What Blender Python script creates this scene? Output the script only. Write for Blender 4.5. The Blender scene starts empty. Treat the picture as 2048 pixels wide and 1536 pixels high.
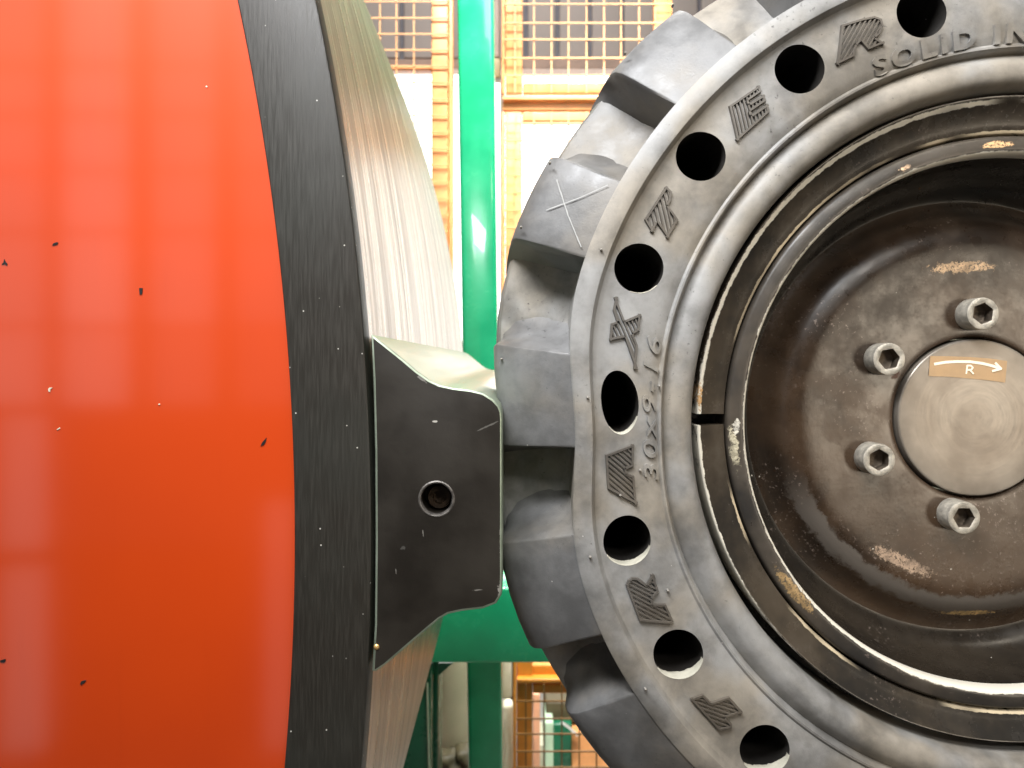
import bpy, bmesh, math, random
from math import sin, cos, pi, radians, sqrt, atan2, degrees, exp, hypot
from mathutils import Vector, Matrix

random.seed(7)
S = bpy.context.scene
COL = S.collection

# ------------------------------------------------------------------ camera
F = 1480.0                 # focal length in photo pixels (2048 wide)
CX, CY = 1024.0, 723.0     # pixel straight ahead of the camera
cam_d = bpy.data.cameras.new("camera")
cam_d.sensor_width = 36.0
cam_d.lens = 36.0 * F / 2048.0
cam_d.shift_y = -(768.0 - CY) / 2048.0
cam_d.dof.use_dof = True
cam_d.dof.focus_distance = 0.54
cam_d.dof.aperture_fstop = 11.0
cam_d.clip_start = 0.02
cam_d.clip_end = 60.0
cam = bpy.data.objects.new("camera", cam_d)
cam.rotation_euler = (radians(90), 0, 0)
COL.objects.link(cam)
S.camera = cam

# ------------------------------------------------------------------ colour management, world, lamps
S.view_settings.view_transform = 'Standard'
S.view_settings.look = 'None'
S.view_settings.exposure = 0.0
S.view_settings.gamma = 1.0
W = bpy.data.worlds.new("World")
S.world = W
W.use_nodes = True
W.node_tree.nodes["Background"].inputs[0].default_value = (1.0, 0.95, 0.88, 1)
W.node_tree.nodes["Background"].inputs[1].default_value = 0.04


def lamp(name, loc, target, sx, sy, power, color, spread=180):
    d = bpy.data.lights.new(name, 'AREA')
    d.shape = 'RECTANGLE'
    d.size, d.size_y = sx, sy
    d.energy = power
    d.color = color
    d.spread = radians(spread)
    o = bpy.data.objects.new(name, d)
    o.location = loc
    v = Vector(target) - Vector(loc)
    o.rotation_euler = v.to_track_quat('-Z', 'Y').to_euler()
    COL.objects.link(o)
    return o


# overhead lights of the hall, some of them added to brighten single parts
lamp("overhead_light", (-0.22, 0.02, 0.80), (0.18, 0.50, 0.0), 0.8, 0.20, 25, (0.97, 0.98, 1.0))  # overhead key, hung low to grade the brightness from top to bottom
lamp("overhead_light", (0.75, -0.10, 1.20), (0.40, 0.55, 0.0), 0.7, 0.25, 6, (1.0, 0.90, 0.75))
lamp("overhead_light", (0.45, -1.70, 1.55), (0.35, 0.55, 0.0), 0.9, 0.22, 1.0, (1.0, 0.96, 0.90), 34)
lamp("overhead_light", (0.25, 1.25, 1.5), (-0.1, 1.2, 0.0), 0.6, 0.5, 9, (1.0, 0.96, 0.90))  # added to brighten the drum surface
lamp("overhead_light", (0.0, 1.30, 2.3), (0.0, 2.5, 0.9), 1.4, 0.4, 38, (1.0, 0.98, 0.94), 100)  # added to brighten the green post and upper fence
lamp("overhead_light", (0.35, 2.14, 1.8), (0.15, 2.65, -1.3), 0.8, 0.08, 20, (1.0, 0.98, 0.94), 60)  # added to light the lower fence, placed to miss the post
lamp("overhead_light", (0.0, 3.2, 3.1), (0.0, 4.4, 1.9), 2.4, 0.4, 38, (1.0, 0.97, 0.94))  # added to brighten the back wall
lamp("warm_fill_light", (1.5, -1.3, -0.08), (0.42, 0.58, -0.05), 0.70, 0.70, 0.62, (1.0, 0.85, 0.66), 30)  # added warm fill for the disc, also mirrored in the hub cap
# glazed hall front behind the photographer: one lamp per pane, seen as soft bars in the red paint
for k, (px0, px1) in enumerate([(-330, -120), (-100, 88), (126, 258), (306, 430), (474, 600)]):
    for j, (py0, py1) in enumerate([(-260, -60), (-50, 126), (136, 226), (236, 338), (347, 460), (470, 648), (658, 810)]):
        L = 2.3
        D = 2 * 0.51 + L
        x0, x1 = (px0 - CX) / F * D, (px1 - CX) / F * D
        z0, z1 = -(py1 - CY) / F * D, -(py0 - CY) / F * D
        p = (1.0, 0.85, 1.15, 0.75, 0.42)[k]
        if j == 6:
            p *= (1.0, 1.0, 0.75, 0.5, 0.5)[k]
        a = (x1 - x0) * (z1 - z0)
        lamp("window_pane_lamp", ((x0 + x1) / 2, -L, (z0 + z1) / 2), ((x0 + x1) / 2, 0, (z0 + z1) / 2),
             x1 - x0, z1 - z0, 2.1 * a * p, (0.99, 0.98, 0.97))
for (px0, px1, py0, py1, p) in [(-330, -60, 830, 1120, .8), (2, 95, 830, 1100, .8), (2, 95, 1130, 1620, .75), (530, 585, 1000, 1500, .5)]:
    L = 2.3
    D = 2 * 0.51 + L
    x0, x1 = (px0 - CX) / F * D, (px1 - CX) / F * D
    z0, z1 = -(py1 - CY) / F * D, -(py0 - CY) / F * D
    a = (x1 - x0) * (z1 - z0)
    lamp("window_pane_lamp", ((x0 + x1) / 2, -L, (z0 + z1) / 2), ((x0 + x1) / 2, 0, (z0 + z1) / 2), x1 - x0, z1 - z0, 2.1 * a * p, (0.99, 0.98, 0.97))


# ------------------------------------------------------------------ small helpers
def P(px, py, Y):
    return Vector(((px - CX) * Y / F, Y, -(py - CY) * Y / F))


def link(name, me, mats, parent=None, smooth=35, origin=None):
    if not isinstance(mats, (list, tuple)):
        mats = [mats]
    for m in mats:
        me.materials.append(m)
    if smooth is not None:
        me.polygons.foreach_set("use_smooth", [True] * len(me.polygons))
        me.set_sharp_from_angle(angle=radians(smooth))
    o = bpy.data.objects.new(name, me)
    COL.objects.link(o)
    if parent:
        o.parent = parent
    if origin:
        o.location = origin
    return o


def bm_obj(name, bm, mats, parent=None, smooth=35, off=None):
    if off is not None:
        for v in bm.verts:
            v.co -= off
    bmesh.ops.recalc_face_normals(bm, faces=bm.faces)
    me = bpy.data.meshes.new(name)
    bm.to_mesh(me)
    bm.free()
    return link(name, me, mats, parent, smooth)


def tag(o, label=None, cat=None, group=None, kind=None):
    if label: o["label"] = label
    if cat: o["category"] = cat
    if group: o["group"] = group
    if kind: o["kind"] = kind
    return o


def empty(name, loc, label, cat, group=None):
    o = bpy.data.objects.new(name, None)
    o.location = loc
    o.empty_display_size = 0.05
    COL.objects.link(o)
    return tag(o, label, cat, group)


def box(bm, x0, x1, y0, y1, z0, z1, bev=0.0, mi=0):
    vs = [bm.verts.new((x, y, z)) for x in (x0, x1) for y in (y0, y1) for z in (z0, z1)]
    idx = [(0, 1, 3, 2), (4, 6, 7, 5), (0, 4, 5, 1), (2, 3, 7, 6), (0, 2, 6, 4), (1, 5, 7, 3)]
    fs = [bm.faces.new([vs[i] for i in f]) for f in idx]
    for f in fs: f.material_index = mi
    if bev > 0:
        es = list({e for f in fs for e in f.edges})
        bmesh.ops.bevel(bm, geom=es, offset=bev, segments=3, profile=0.5, affect='EDGES')
    return fs


def pbox(bm, px0, px1, py0, py1, Y0, Y1, bev=0.0, mi=0):
    """box whose front face covers a region seen from the bench"""
    a = P(px0, py1, Y0)
    b = P(px1, py0, Y0)
    return box(bm, a.x, b.x, Y0, Y1, a.z, b.z, bev, mi)


def prism(bm, pts, Y0, Y1, mi_front=0, mi_side=0):
    """closed outline [(x,z)] extruded from Y0 to Y1"""
    A = [bm.verts.new((x, Y0, z)) for x, z in pts]
    B = [bm.verts.new((x, Y1, z)) for x, z in pts]
    n = len(pts)
    f = bm.faces.new(A); f.material_index = mi_front
    f = bm.faces.new(B[::-1]); f.material_index = mi_front
    for i in range(n):
        f = bm.faces.new((A[i], B[i], B[(i + 1) % n], A[(i + 1) % n]))
        f.material_index = mi_side
    return A, B


def lathe(bm, prof, seg, a0=0.0, a1=360.0, closed_prof=False, mi=0):
    """prof: [(r, y)] turned round the y axis; angle measured from -x towards +z"""
    full = abs(a1 - a0 - 360) < 1e-6
    n = seg if full else seg + 1
    rings = []
    for i in range(n):
        t = radians(a0 + (a1 - a0) * i / seg)
        rings.append([bm.verts.new((-r * cos(t), y, r * sin(t))) for r, y in prof])
    m = len(prof)
    for i in range(seg):
        A = rings[i]
        B = rings[(i + 1) % n]
        for j in range(m if closed_prof else m - 1):
            k = (j + 1) % m
            f = bm.faces.new((A[j], A[k], B[k], B[j]))
            f.material_index = mi
    if not full and closed_prof:
        bm.faces.new(rings[0][::-1])
        bm.faces.new(rings[-1])
    return rings


def smooth_prof(pts, sub=4):
    """Catmull-Rom through profile points"""
    out = []
    n = len(pts)
    for i in range(n - 1):
        p0 = pts[max(i - 1, 0)]; p1 = pts[i]; p2 = pts[i + 1]; p3 = pts[min(i + 2, n - 1)]
        for k in range(sub):
            t = k / sub
            out.append(tuple(0.5 * ((2 * b) + (c - a) * t + (2 * a - 5 * b + 4 * c - d) * t * t + (3 * b - a - 3 * c + d) * t ** 3)
                             for a, b, c, d in zip(p0, p1, p2, p3)))
    out.append(pts[-1])
    return out


# ------------------------------------------------------------------ materials
class M:
    def __init__(s, name):
        s.m = bpy.data.materials.new(name)
        s.m.use_nodes = True
        s.t = s.m.node_tree
        s.b = s.t.nodes["Principled BSDF"]
        s.tc = s.t.nodes.new("ShaderNodeTexCoord")

    def n(s, typ, **kw):
        nd = s.t.nodes.new(typ)
        for k, v in kw.items():
            setattr(nd, k, v)
        return nd

    def l(s, a, b):
        s.t.links.new(a, b)

    def obj(s):
        return s.tc.outputs["Object"]

    def mapping(s, scale=(1, 1, 1), loc=(0, 0, 0), rot=(0, 0, 0), src=None):
        nd = s.n("ShaderNodeMapping")
        nd.inputs["Scale"].default_value = scale
        nd.inputs["Location"].default_value = loc
        nd.inputs["Rotation"].default_value = rot
        s.l(src or s.obj(), nd.inputs["Vector"])
        return nd.outputs[0]

    def noise(s, scale, detail=4, rough=0.55, vec=None, dist=0.0):
        nd = s.n("ShaderNodeTexNoise")
        nd.inputs["Scale"].default_value = scale
        nd.inputs["Detail"].default_value = detail
        nd.inputs["Roughness"].default_value = rough
        nd.inputs["Distortion"].default_value = dist
        s.l(vec or s.obj(), nd.inputs["Vector"])
        return nd.outputs["Fac"]

    def voro(s, scale, vec=None, feature='F1', rnd=1.0):
        nd = s.n("ShaderNodeTexVoronoi", feature=feature)
        nd.inputs["Scale"].default_value = scale
        nd.inputs["Randomness"].default_value = rnd
        s.l(vec or s.obj(), nd.inputs["Vector"])
        return nd.outputs["Distance"]

    def ramp(s, fac, stops):
        nd = s.n("ShaderNodeValToRGB")
        cr = nd.color_ramp
        while len(cr.elements) < len(stops):
            cr.elements.new(0.5)
        for e, (p, c) in zip(cr.elements, stops):
            e.position = p
            e.color = (c, c, c, 1) if isinstance(c, (int, float)) else (*c, 1)
        s.l(fac, nd.inputs[0])
        return nd.outputs[0]

    def rng(s, v, a, b, c=0.0, d=1.0, smooth=True):
        nd = s.n("ShaderNodeMapRange")
        nd.interpolation_type = 'SMOOTHSTEP' if smooth else 'LINEAR'
        s.set(nd.inputs[0], v)
        for i, x in enumerate((a, b, c, d)):
            nd.inputs[i + 1].default_value = x
        return nd.outputs[0]

    def set(s, sock, v):
        if hasattr(v, "is_linked") or isinstance(v, bpy.types.NodeSocket):
            s.l(v, sock)
        else:
            sock.default_value = v

    def math(s, op, a, b=0.0, clamp=False):
        nd = s.n("ShaderNodeMath", operation=op, use_clamp=clamp)
        s.set(nd.inputs[0], a)
        s.set(nd.inputs[1], b)
        return nd.outputs[0]

    def mix(s, fac, a, b):
        nd = s.n("ShaderNodeMix", data_type='RGBA')
        s.set(nd.inputs[0], fac)
        for i, v in ((6, a), (7, b)):
            if isinstance(v, tuple):
                nd.inputs[i].default_value = (*v, 1)
            else:
                s.l(v, nd.inputs[i])
        return nd.outputs[2]

    def fmix(s, fac, a, b):
        nd = s.n("ShaderNodeMix", data_type='FLOAT')
        s.set(nd.inputs[0], fac)
        s.set(nd.inputs[2], a)
        s.set(nd.inputs[3], b)
        return nd.outputs[0]

    def xyz(s):
        nd = s.n("ShaderNodeSeparateXYZ")
        s.l(s.obj(), nd.inputs[0])
        return nd.outputs

    def radius(s):
        x = s.xyz()
        return s.math('SQRT', s.math('ADD', s.math('MULTIPLY', x[0], x[0]), s.math('MULTIPLY', x[2], x[2])))

    def polar(s, ks=1.0, kr=1.0):
        """vector (cos, sin, r) so noise can be stretched round the wheel"""
        x = s.xyz()
        r = s.radius()
        c = s.n("ShaderNodeCombineXYZ")
        s.l(s.math('MULTIPLY', s.math('DIVIDE', x[0], r), ks), c.inputs[0])
        s.l(s.math('MULTIPLY', s.math('DIVIDE', x[2], r), ks), c.inputs[2])
        s.l(s.math('MULTIPLY', r, kr), c.inputs[1])
        return c.outputs[0]

    def ellipse(s, cx, cz, a, b, rot, edge_noise):
        """1 inside a rough-edged ellipse lying in the xz plane"""
        x = s.xyz()
        dx = s.math('SUBTRACT', x[0], cx)
        dz = s.math('SUBTRACT', x[2], cz)
        c, n_ = cos(rot), sin(rot)
        u = s.math('DIVIDE', s.math('ADD', s.math('MULTIPLY', dx, c), s.math('MULTIPLY', dz, n_)), a)
        v = s.math('DIVIDE', s.math('SUBTRACT', s.math('MULTIPLY', dz, c), s.math('MULTIPLY', dx, n_)), b)
        d = s.math('SQRT', s.math('ADD', s.math('MULTIPLY', u, u), s.math('MULTIPLY', v, v)))
        d = s.math('ADD', d, s.math('MULTIPLY', s.math('SUBTRACT', edge_noise, 0.5), 2.6))
        return s.rng(d, 0.75, 1.0, 1.0, 0.0)

    def bump(s, h, strength, dist=0.001, prev=None):
        nd = s.n("ShaderNodeBump")
        nd.inputs["Strength"].default_value = strength
        nd.inputs["Distance"].default_value = dist
        s.l(h, nd.inputs["Height"])
        if prev is not None:
            s.l(prev, nd.inputs["Normal"])
        return nd.outputs[0]

    def out(s, color=None, rough=None, metal=None, normal=None, coat=None, coat_rough=None, spec=None, aniso=None):
        for k, v in (("Base Color", color), ("Roughness", rough), ("Metallic", metal), ("Normal", normal),
                     ("Coat Weight", coat), ("Coat Roughness", coat_rough), ("Specular IOR Level", spec), ("Anisotropic", aniso)):
            if v is None: continue
            if isinstance(v, tuple): v = (*v, 1)
            s.set(s.b.inputs[k], v)
        return s.m


def m_rubber(name, dark, dust, amount, bump=0.35, rough=(0.38, 0.62), grain=900):
    m = M(name)
    big = m.noise(9, 5, 0.6)
    mid = m.noise(45, 5, 0.65, dist=0.15)
    fine = m.noise(grain, 3, 0.6)
    a = m.math('ADD', m.math('MULTIPLY', big, 0.55), m.math('MULTIPLY', mid, 0.45))
    fac = m.rng(a, 0.33, 0.66, amount * 0.25, amount)
    warm = m.mix(m.rng(m.noise(14, 3), 0.4, 0.62), dust, (dust[0] * 1.02, dust[1] * 0.92, dust[2] * 0.78))
    col = m.mix(fac, dark, warm)
    # pores and rubbed specks
    pores = m.rng(m.noise(260, 4, 0.7), 0.60, 0.72)
    area = m.rng(m.noise(11, 3), 0.5, 0.62)
    col = m.mix(m.math('MULTIPLY', m.math('MULTIPLY', pores, area), 0.8), col, (0.03, 0.027, 0.025))
    sp = m.rng(m.voro(140), 0.05, 0.09, 1.0, 0.0)
    spk = m.math('MULTIPLY', sp, m.rng(m.noise(60), 0.62, 0.66))
    col = m.mix(spk, col, (0.55, 0.53, 0.5))
    n1 = m.bump(fine, bump * 0.5, 0.0006)
    n2 = m.bump(mid, bump * 0.35, 0.002, n1)
    return m.out(color=col, rough=m.rng(mid, 0.3, 0.7, rough[0], rough[1]), normal=n2, spec=0.5)


def m_wheel_paint(name, chips=(), edges=(), base=(0.030, 0.026, 0.022), scuff=0.5, rough=0.34, dustc=(0.11, 0.097, 0.083), lower=False):
    m = M(name)
    streak = m.noise(30, 5, 0.7)
    big = m.noise(11, 5, 0.65)
    fine = m.noise(320, 4, 0.7)
    col = m.mix(m.rng(big, 0.35, 0.68), base, (base[0] * 2.9, base[1] * 2.55, base[2] * 2.1))
    col = m.mix(m.rng(m.noise(22, 5, 0.7), 0.50, 0.72, 0, 0.40), col, dustc)
    # rubbed speckle
    rub = m.math('MULTIPLY', m.rng(fine, 0.58, 0.70), m.rng(m.noise(16, 3), 0.50, 0.60))
    col = m.mix(m.math('MULTIPLY', rub, scuff), col, (0.34, 0.27, 0.23))
    sp = m.math('MULTIPLY', m.rng(m.voro(120), 0.05, 0.10, 1.0, 0.0), m.rng(m.noise(70), 0.62, 0.65))
    col = m.mix(sp, col, (0.7, 0.66, 0.58))
    met = 0.0
    r = m.radius()
    en = m.noise(90, 5, 0.75)
    wear = None
    for (r0, w, lo, colr) in edges:
        d = m.math('ABSOLUTE', m.math('SUBTRACT', r, r0))
        d = m.math('ADD', m.math('DIVIDE', d, w), m.math('MULTIPLY', m.math('SUBTRACT', en, 0.5), 2.2))
        k = m.rng(d, 0.55, 0.95, 1.0, 0.0)
        k = m.math('MULTIPLY', k, m.rng(m.noise(5.5, 3, 0.6, vec=m.mapping(loc=(r0 * 99, 0, 3))), lo, lo + 0.08))
        col0 = col
        if lower: k = m.math('MULTIPLY', k, m.rng(m.xyz()[2], -0.085, -0.035, 1.0, 0.0))
        col = m.mix(k, col0, colr)
        wear = k if wear is None else m.math('MAXIMUM', wear, k)
    en2 = m.noise(230, 5, 0.75)
    for (cx, cz, a, b, rot, colr) in chips:
        k = m.ellipse(cx, cz, a, b, rot, en2)
        k = m.math('MULTIPLY', k, m.rng(m.noise(520, 4, 0.7), 0.36, 0.50))
        cv = m.mix(m.rng(en, 0.38, 0.62), tuple(c * 0.45 for c in colr), colr)
        col = m.mix(k, col, cv)
        wear = k if wear is None else m.math('MAXIMUM', wear, k)
    if wear is None:
        wear = rub
    n1 = m.bump(fine, 0.07, 0.0008)
    n2 = m.bump(big, 0.05, 0.004, n1)
    n3 = m.bump(wear, -0.6, 0.0004, n2)
    ro = m.fmix(wear, m.rng(streak, 0.3, 0.7, rough - 0.10, rough + 0.08), 0.5)
    return m.out(color=col, rough=ro, metal=0.0, normal=n3, spec=0.42)


def m_simple(name, col, rough=0.5, metal=0.0, var=0.15, scale=8.0, bump=0.1, coat=None):
    m = M(name)
    n = m.noise(scale, 5, 0.6)
    dk = tuple(c * (1 - var) for c in col)
    lt = tuple(min(1, c * (1 + var)) for c in col)
    c = m.mix(m.rng(n, 0.3, 0.7), dk, lt)
    f = m.noise(scale * 30, 4, 0.6)
    return m.out(color=c, rough=m.rng(n, 0.3, 0.7, max(0.03, rough - 0.06), rough + 0.08), metal=metal,
                 normal=m.bump(f, bump, 0.001), coat=coat)


def m_glow(name, col, strength):
    m = M(name)
    m.b.inputs["Base Color"].default_value = (0.8, 0.8, 0.8, 1)
    m.b.inputs["Emission Color"].default_value = (*col, 1)
    m.b.inputs["Emission Strength"].default_value = strength
    return m.m


COPPER = (0.62, 0.36, 0.15)
CREAM = (0.72, 0.68, 0.58)

# red lacquer
_m = M("red_lacquer")
_n = _m.noise(5, 3)
_run = _m.noise(1.0, 4, 0.6, vec=_m.mapping(scale=(38, 1, 2.2)))
_c = _m.mix(_m.rng(_n, 0.3, 0.7), (0.58, 0.048, 0.001), (0.63, 0.055, 0.001))
_c = _m.mix(_m.rng(_run, 0.55, 0.75, 0, 0.22), _c, (0.48, 0.036, 0.001))
_m.b.inputs["Coat IOR"].default_value = 1.95
RED = _m.out(color=_c,
             rough=0.5, spec=0.3, coat=1.0, coat_rough=0.095,
             normal=_m.bump(_m.noise(3.0, 2), 0.06, 0.01))

# blackened drum rim: fine strokes along the circumference, chips of dust
_m = M("black_rim_paint")
_v = _m.mapping(scale=(700, 700, 40))
_s = _m.noise(1.0, 4, 0.6, vec=_v)
_b = _m.noise(7, 4)
_c = _m.mix(_m.rng(_s, 0.42, 0.70), (0.020, 0.017, 0.013), (0.031, 0.027, 0.021))
_c = _m.mix(_m.rng(_b, 0.35, 0.7, 0, 0.5), _c, (0.030, 0.032, 0.027))
_k = _m.math('MULTIPLY', _m.rng(_m.voro(115), 0.035, 0.075, 1.0, 0.0), _m.rng(_m.noise(55), 0.49, 0.53))
_c = _m.mix(_k, _c, (0.62, 0.6, 0.54))
RIMBLACK = _m.out(color=_c, rough=_m.rng(_s, 0.3, 0.7, 0.38, 0.52), normal=_m.bump(_s, 0.16, 0.0012), spec=0.5)

# bright worn steel of the drum surface, scored round the drum
_m = M("scored_steel")
_v = _m.mapping(scale=(3, 130, 3))
_s = _m.noise(1.0, 5, 0.7, vec=_v)
_v2 = _m.mapping(scale=(1.2, 34, 1.2))
_s2 = _m.noise(1.0, 4, 0.6, vec=_v2)
_c = _m.mix(_m.rng(_s2, 0.35, 0.65), (0.27, 0.21, 0.165), (0.45, 0.365, 0.295))
_c = _m.mix(_m.rng(_s, 0.60, 0.75, 0, 0.5), _c, (0.17, 0.11, 0.07))
STEEL = _m.out(color=_c, rough=_m.rng(_s, 0.3, 0.7, 0.24, 0.42), metal=0.7, normal=_m.bump(_s, 0.6, 0.0012, _m.bump(_s2, 0.35, 0.004)))

_m = M("polished_cleat_steel")
_s = _m.noise(1.0, 4, 0.6, vec=_m.mapping(scale=(60, 4, 60)))  # green reflection on the steel is put into its base colour
CLEATSTEEL = _m.out(color=_m.mix(_m.rng(_s, 0.3, 0.7), (0.30, 0.36, 0.27), (0.40, 0.47, 0.37)), rough=_m.rng(_s, 0.3, 0.7, 0.30, 0.42), metal=0.6,
                    normal=_m.bump(_s, 0.12, 0.001))

_m = M("black_cleat_paint")
_b = _m.noise(16, 5, 0.6)
_c = _m.mix(_m.rng(_b, 0.3, 0.7), (0.012, 0.0095, 0.007), (0.021, 0.017, 0.012))
_k = _m.math('MULTIPLY', _m.rng(_m.voro(90), 0.03, 0.07, 1.0, 0.0), _m.rng(_m.noise(45), 0.60, 0.64))
_c = _m.mix(_k, _c, (0.5, 0.47, 0.42))
_sp = lambda x, y: ((x - CX) * 0.503 / F - (743 - 5280 - CX) * 0.505 / F, -(y - CY) * 0.503 / F + (1077 - CY) * 0.505 / F)
_en = _m.noise(400, 4, 0.7)
for (_x, _y, _a, _b2, _r, _g) in [(978, 851, 0.0085, 0.0006, 0.42, 0.12), (870, 843, 0.002, 0.0007, 0.0, 0.5), (1001, 1178, 0.0022, 0.005, 0.0, 0.30), (955, 1180, 0.004, 0.0005, 0.05, 0.2), (1002, 1075, 0.0011, 0.016, 0.0, 0.16),
                                  (792, 1143, 0.0004, 0.002, 0.1, 0.15), (846, 1066, 0.0004, 0.0025, 0.1, 0.2), (843, 757, 0.004, 0.001, -0.6, 0.2), (806, 1096, 0.002, 0.0012, 0.3, 0.07)]:
    _cx, _cz = _sp(_x, _y)
    _c = _m.mix(_m.math('MULTIPLY', _m.ellipse(_cx, _cz, _a, _b2, _r, _en), 0.8), _c, (_g, _g * 0.95, _g * 0.85))
CLEATBLACK = _m.out(color=_c, rough=_m.rng(_b, 0.3, 0.7, 0.40, 0.58), normal=_m.bump(_m.noise(260, 3), 0.12, 0.0008))

RUB_SIDE = m_rubber("dusty_sidewall_rubber", (0.062, 0.059, 0.054), (0.33, 0.327, 0.318), 0.9, 0.30)
RUB_LUG = m_rubber("tread_rubber", (0.060, 0.060, 0.060), (0.25, 0.25, 0.25), 0.65, 0.35, rough=(0.36, 0.55), grain=700)
RUB_HOLE = m_rubber("shaded_hole_rubber", (0.016, 0.015, 0.014), (0.030, 0.026, 0.022), 0.5, 0.2)  # darker than the sidewall: shade inside the holes put into the colour
RUB_DARK = m_rubber("letter_rubber", (0.050, 0.044, 0.039), (0.15, 0.138, 0.12), 0.6, 0.2)
CHALK = m_simple("chalk", (0.33, 0.33, 0.32), 0.9)

LOCK = m_wheel_paint("lock_ring_paint", base=(0.024, 0.0215, 0.0185), scuff=0.3, dustc=(0.085, 0.077, 0.067), rough=0.26,
                     edges=[(0.2334, 0.0020, 0.36, CREAM), (0.2133, 0.0016, 0.47, (0.6, 0.5, 0.34))],
                     chips=[(-0.2325, 0.020, 0.010, 0.0022, 1.57, COPPER)])
LIPM = m_wheel_paint("rim_lip_paint", base=(0.028, 0.026, 0.024), scuff=0.4, dustc=(0.08, 0.075, 0.07), rough=0.36,
                     edges=[(0.1976, 0.0022, 0.33, CREAM)],
                     chips=[(-0.162, -0.123, 0.022, 0.0045, -0.86, (0.45, 0.30, 0.14)), (-0.2055, -0.019, 0.016, 0.0034, -1.42, (0.62, 0.56, 0.40)),
                            (-0.204, -0.003, 0.006, 0.0024, 1.5, CREAM),
                            (-0.013, 0.2035, 0.012, 0.0026, 0.1, (0.8, 0.5, 0.25)), (-0.080, 0.186, 0.005, 0.002, 0.4, (0.8, 0.55, 0.35))])
BARREL = m_wheel_paint("barrel_paint", base=(0.008, 0.007, 0.006), scuff=0.25, rough=0.30, dustc=(0.026, 0.022, 0.018))
DISCM = m_wheel_paint("wheel_disc_paint", base=(0.021, 0.0145, 0.0102), dustc=(0.066, 0.053, 0.042), scuff=0.6, rough=0.30,
                      lower=True, edges=[(0.1500, 0.0090, 0.33, (0.10, 0.086, 0.073))],
                      chips=[(-0.010, 0.1195, 0.026, 0.0048, 0.03, (0.62, 0.42, 0.25)), (-0.058, -0.1145, 0.027, 0.0058, -0.42, (0.42, 0.30, 0.21)),
                             (-0.0, -0.158, 0.020, 0.0028, 0.03, (0.66, 0.45, 0.2)), (-0.062, 0.035, 0.006, 0.003, 1.0, (0.2, 0.1, 0.07))])

# turned face of the hub cap
_m = M("turned_steel")
_r = _m.radius()
_w = _m.noise(1.0, 4, 0.7, vec=_m.polar(1.3, 900.0))
_b = _m.noise(26, 4)
_c = _m.mix(_m.rng(_b, 0.3, 0.7), (0.185, 0.158, 0.130), (0.28, 0.25, 0.212))
HUB = _m.out(color=_c, rough=_m.rng(_w, 0.3, 0.7, 0.36, 0.44), metal=0.45, normal=_m.bump(_w, 0.05, 0.0003, _m.bump(_b, 0.08, 0.003)))
BOLT = m_simple("zinc_bolt", (0.44, 0.41, 0.35), 0.40, 0.45, 0.35, 140, 0.35)
BOLTIN = m_simple("bolt_socket", (0.16, 0.13, 0.10), 0.5, 0.7, 0.4, 120, 0.2)
STICK = m_simple("sticker_film", (0.42, 0.27, 0.14), 0.45, 0.0, 0.1, 50, 0.05)
STICKW = m_simple("sticker_print", (0.92, 0.84, 0.66), 0.4, 0.0, 0.03, 50, 0.02)
BRASS = m_simple("brass", (0.85, 0.55, 0.22), 0.3, 0.7, 0.1, 80, 0.1)
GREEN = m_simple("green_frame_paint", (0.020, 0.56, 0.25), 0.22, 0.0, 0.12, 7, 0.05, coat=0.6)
GREEND = m_simple("dark_and_shaded_green", (0.006, 0.14, 0.065), 0.28, 0.0, 0.15, 7, 0.05, coat=0.4)  # dark machine green; on the frame it paints in the weaker light below
ORANGE = m_simple("orange_fence_paint", (0.80, 0.37, 0.14), 0.35, 0.0, 0.12, 12, 0.05)
ORANGEW = m_simple("orange_wire", (0.82, 0.40, 0.16), 0.4, 0.0, 0.1, 30, 0.02)
GREY = m_simple("grey_cladding", (0.42, 0.37, 0.34), 0.6, 0.0, 0.06, 2, 0.05)
GREYD = m_simple("grey_joint", (0.20, 0.20, 0.23), 0.6)
KHAKI = m_simple("khaki_plate", (0.40, 0.34, 0.18), 0.5)
CREAMP = m_simple("cream_paint", (0.70, 0.68, 0.52), 0.5, 0.0, 0.08, 6)
TANK = m_simple("tank_plastic", (0.42, 0.39, 0.26), 0.45, 0.0, 0.12, 5)
OLIVE = m_simple("olive_bag", (0.05, 0.042, 0.018), 0.6, 0.0, 0.5, 24)
BLACK = m_simple("black_plastic", (0.015, 0.015, 0.015), 0.5)
PALE = m_simple("pale_green_paint", (0.50, 0.68, 0.48), 0.5)
CONC = m_simple("concrete", (0.30, 0.29, 0.27), 0.7, 0.0, 0.2, 3)
WIN = m_glow("daylight_pane", (1.0, 0.99, 0.96), 3.2)

# ------------------------------------------------------------------ test drum
DY = 0.505
DR = 5280 * DY / F
dc = Vector(((743 - 5280 - CX) * DY / F, DY, -(1077 - CY) * DY / F))
DBACK = DY / 0.33
drum = empty("test_drum", dc, "huge drum with glossy red side, black rim band and scored steel running surface", "drum")


def arc_lathe(prof, a=46, seg=220):
    bm = bmesh.new()
    n = seg + 1
    rings = []
    for i in range(n):
        t = radians(-a + 2 * a * i / seg)
        rings.append([bm.verts.new((r * cos(t), y, r * sin(t))) for r, y in prof])
    for i in range(seg):
        for j in range(len(prof) - 1):
            bm.faces.new((rings[i][j], rings[i][j + 1], rings[i + 1][j + 1], rings[i + 1][j]))
    return bm


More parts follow.
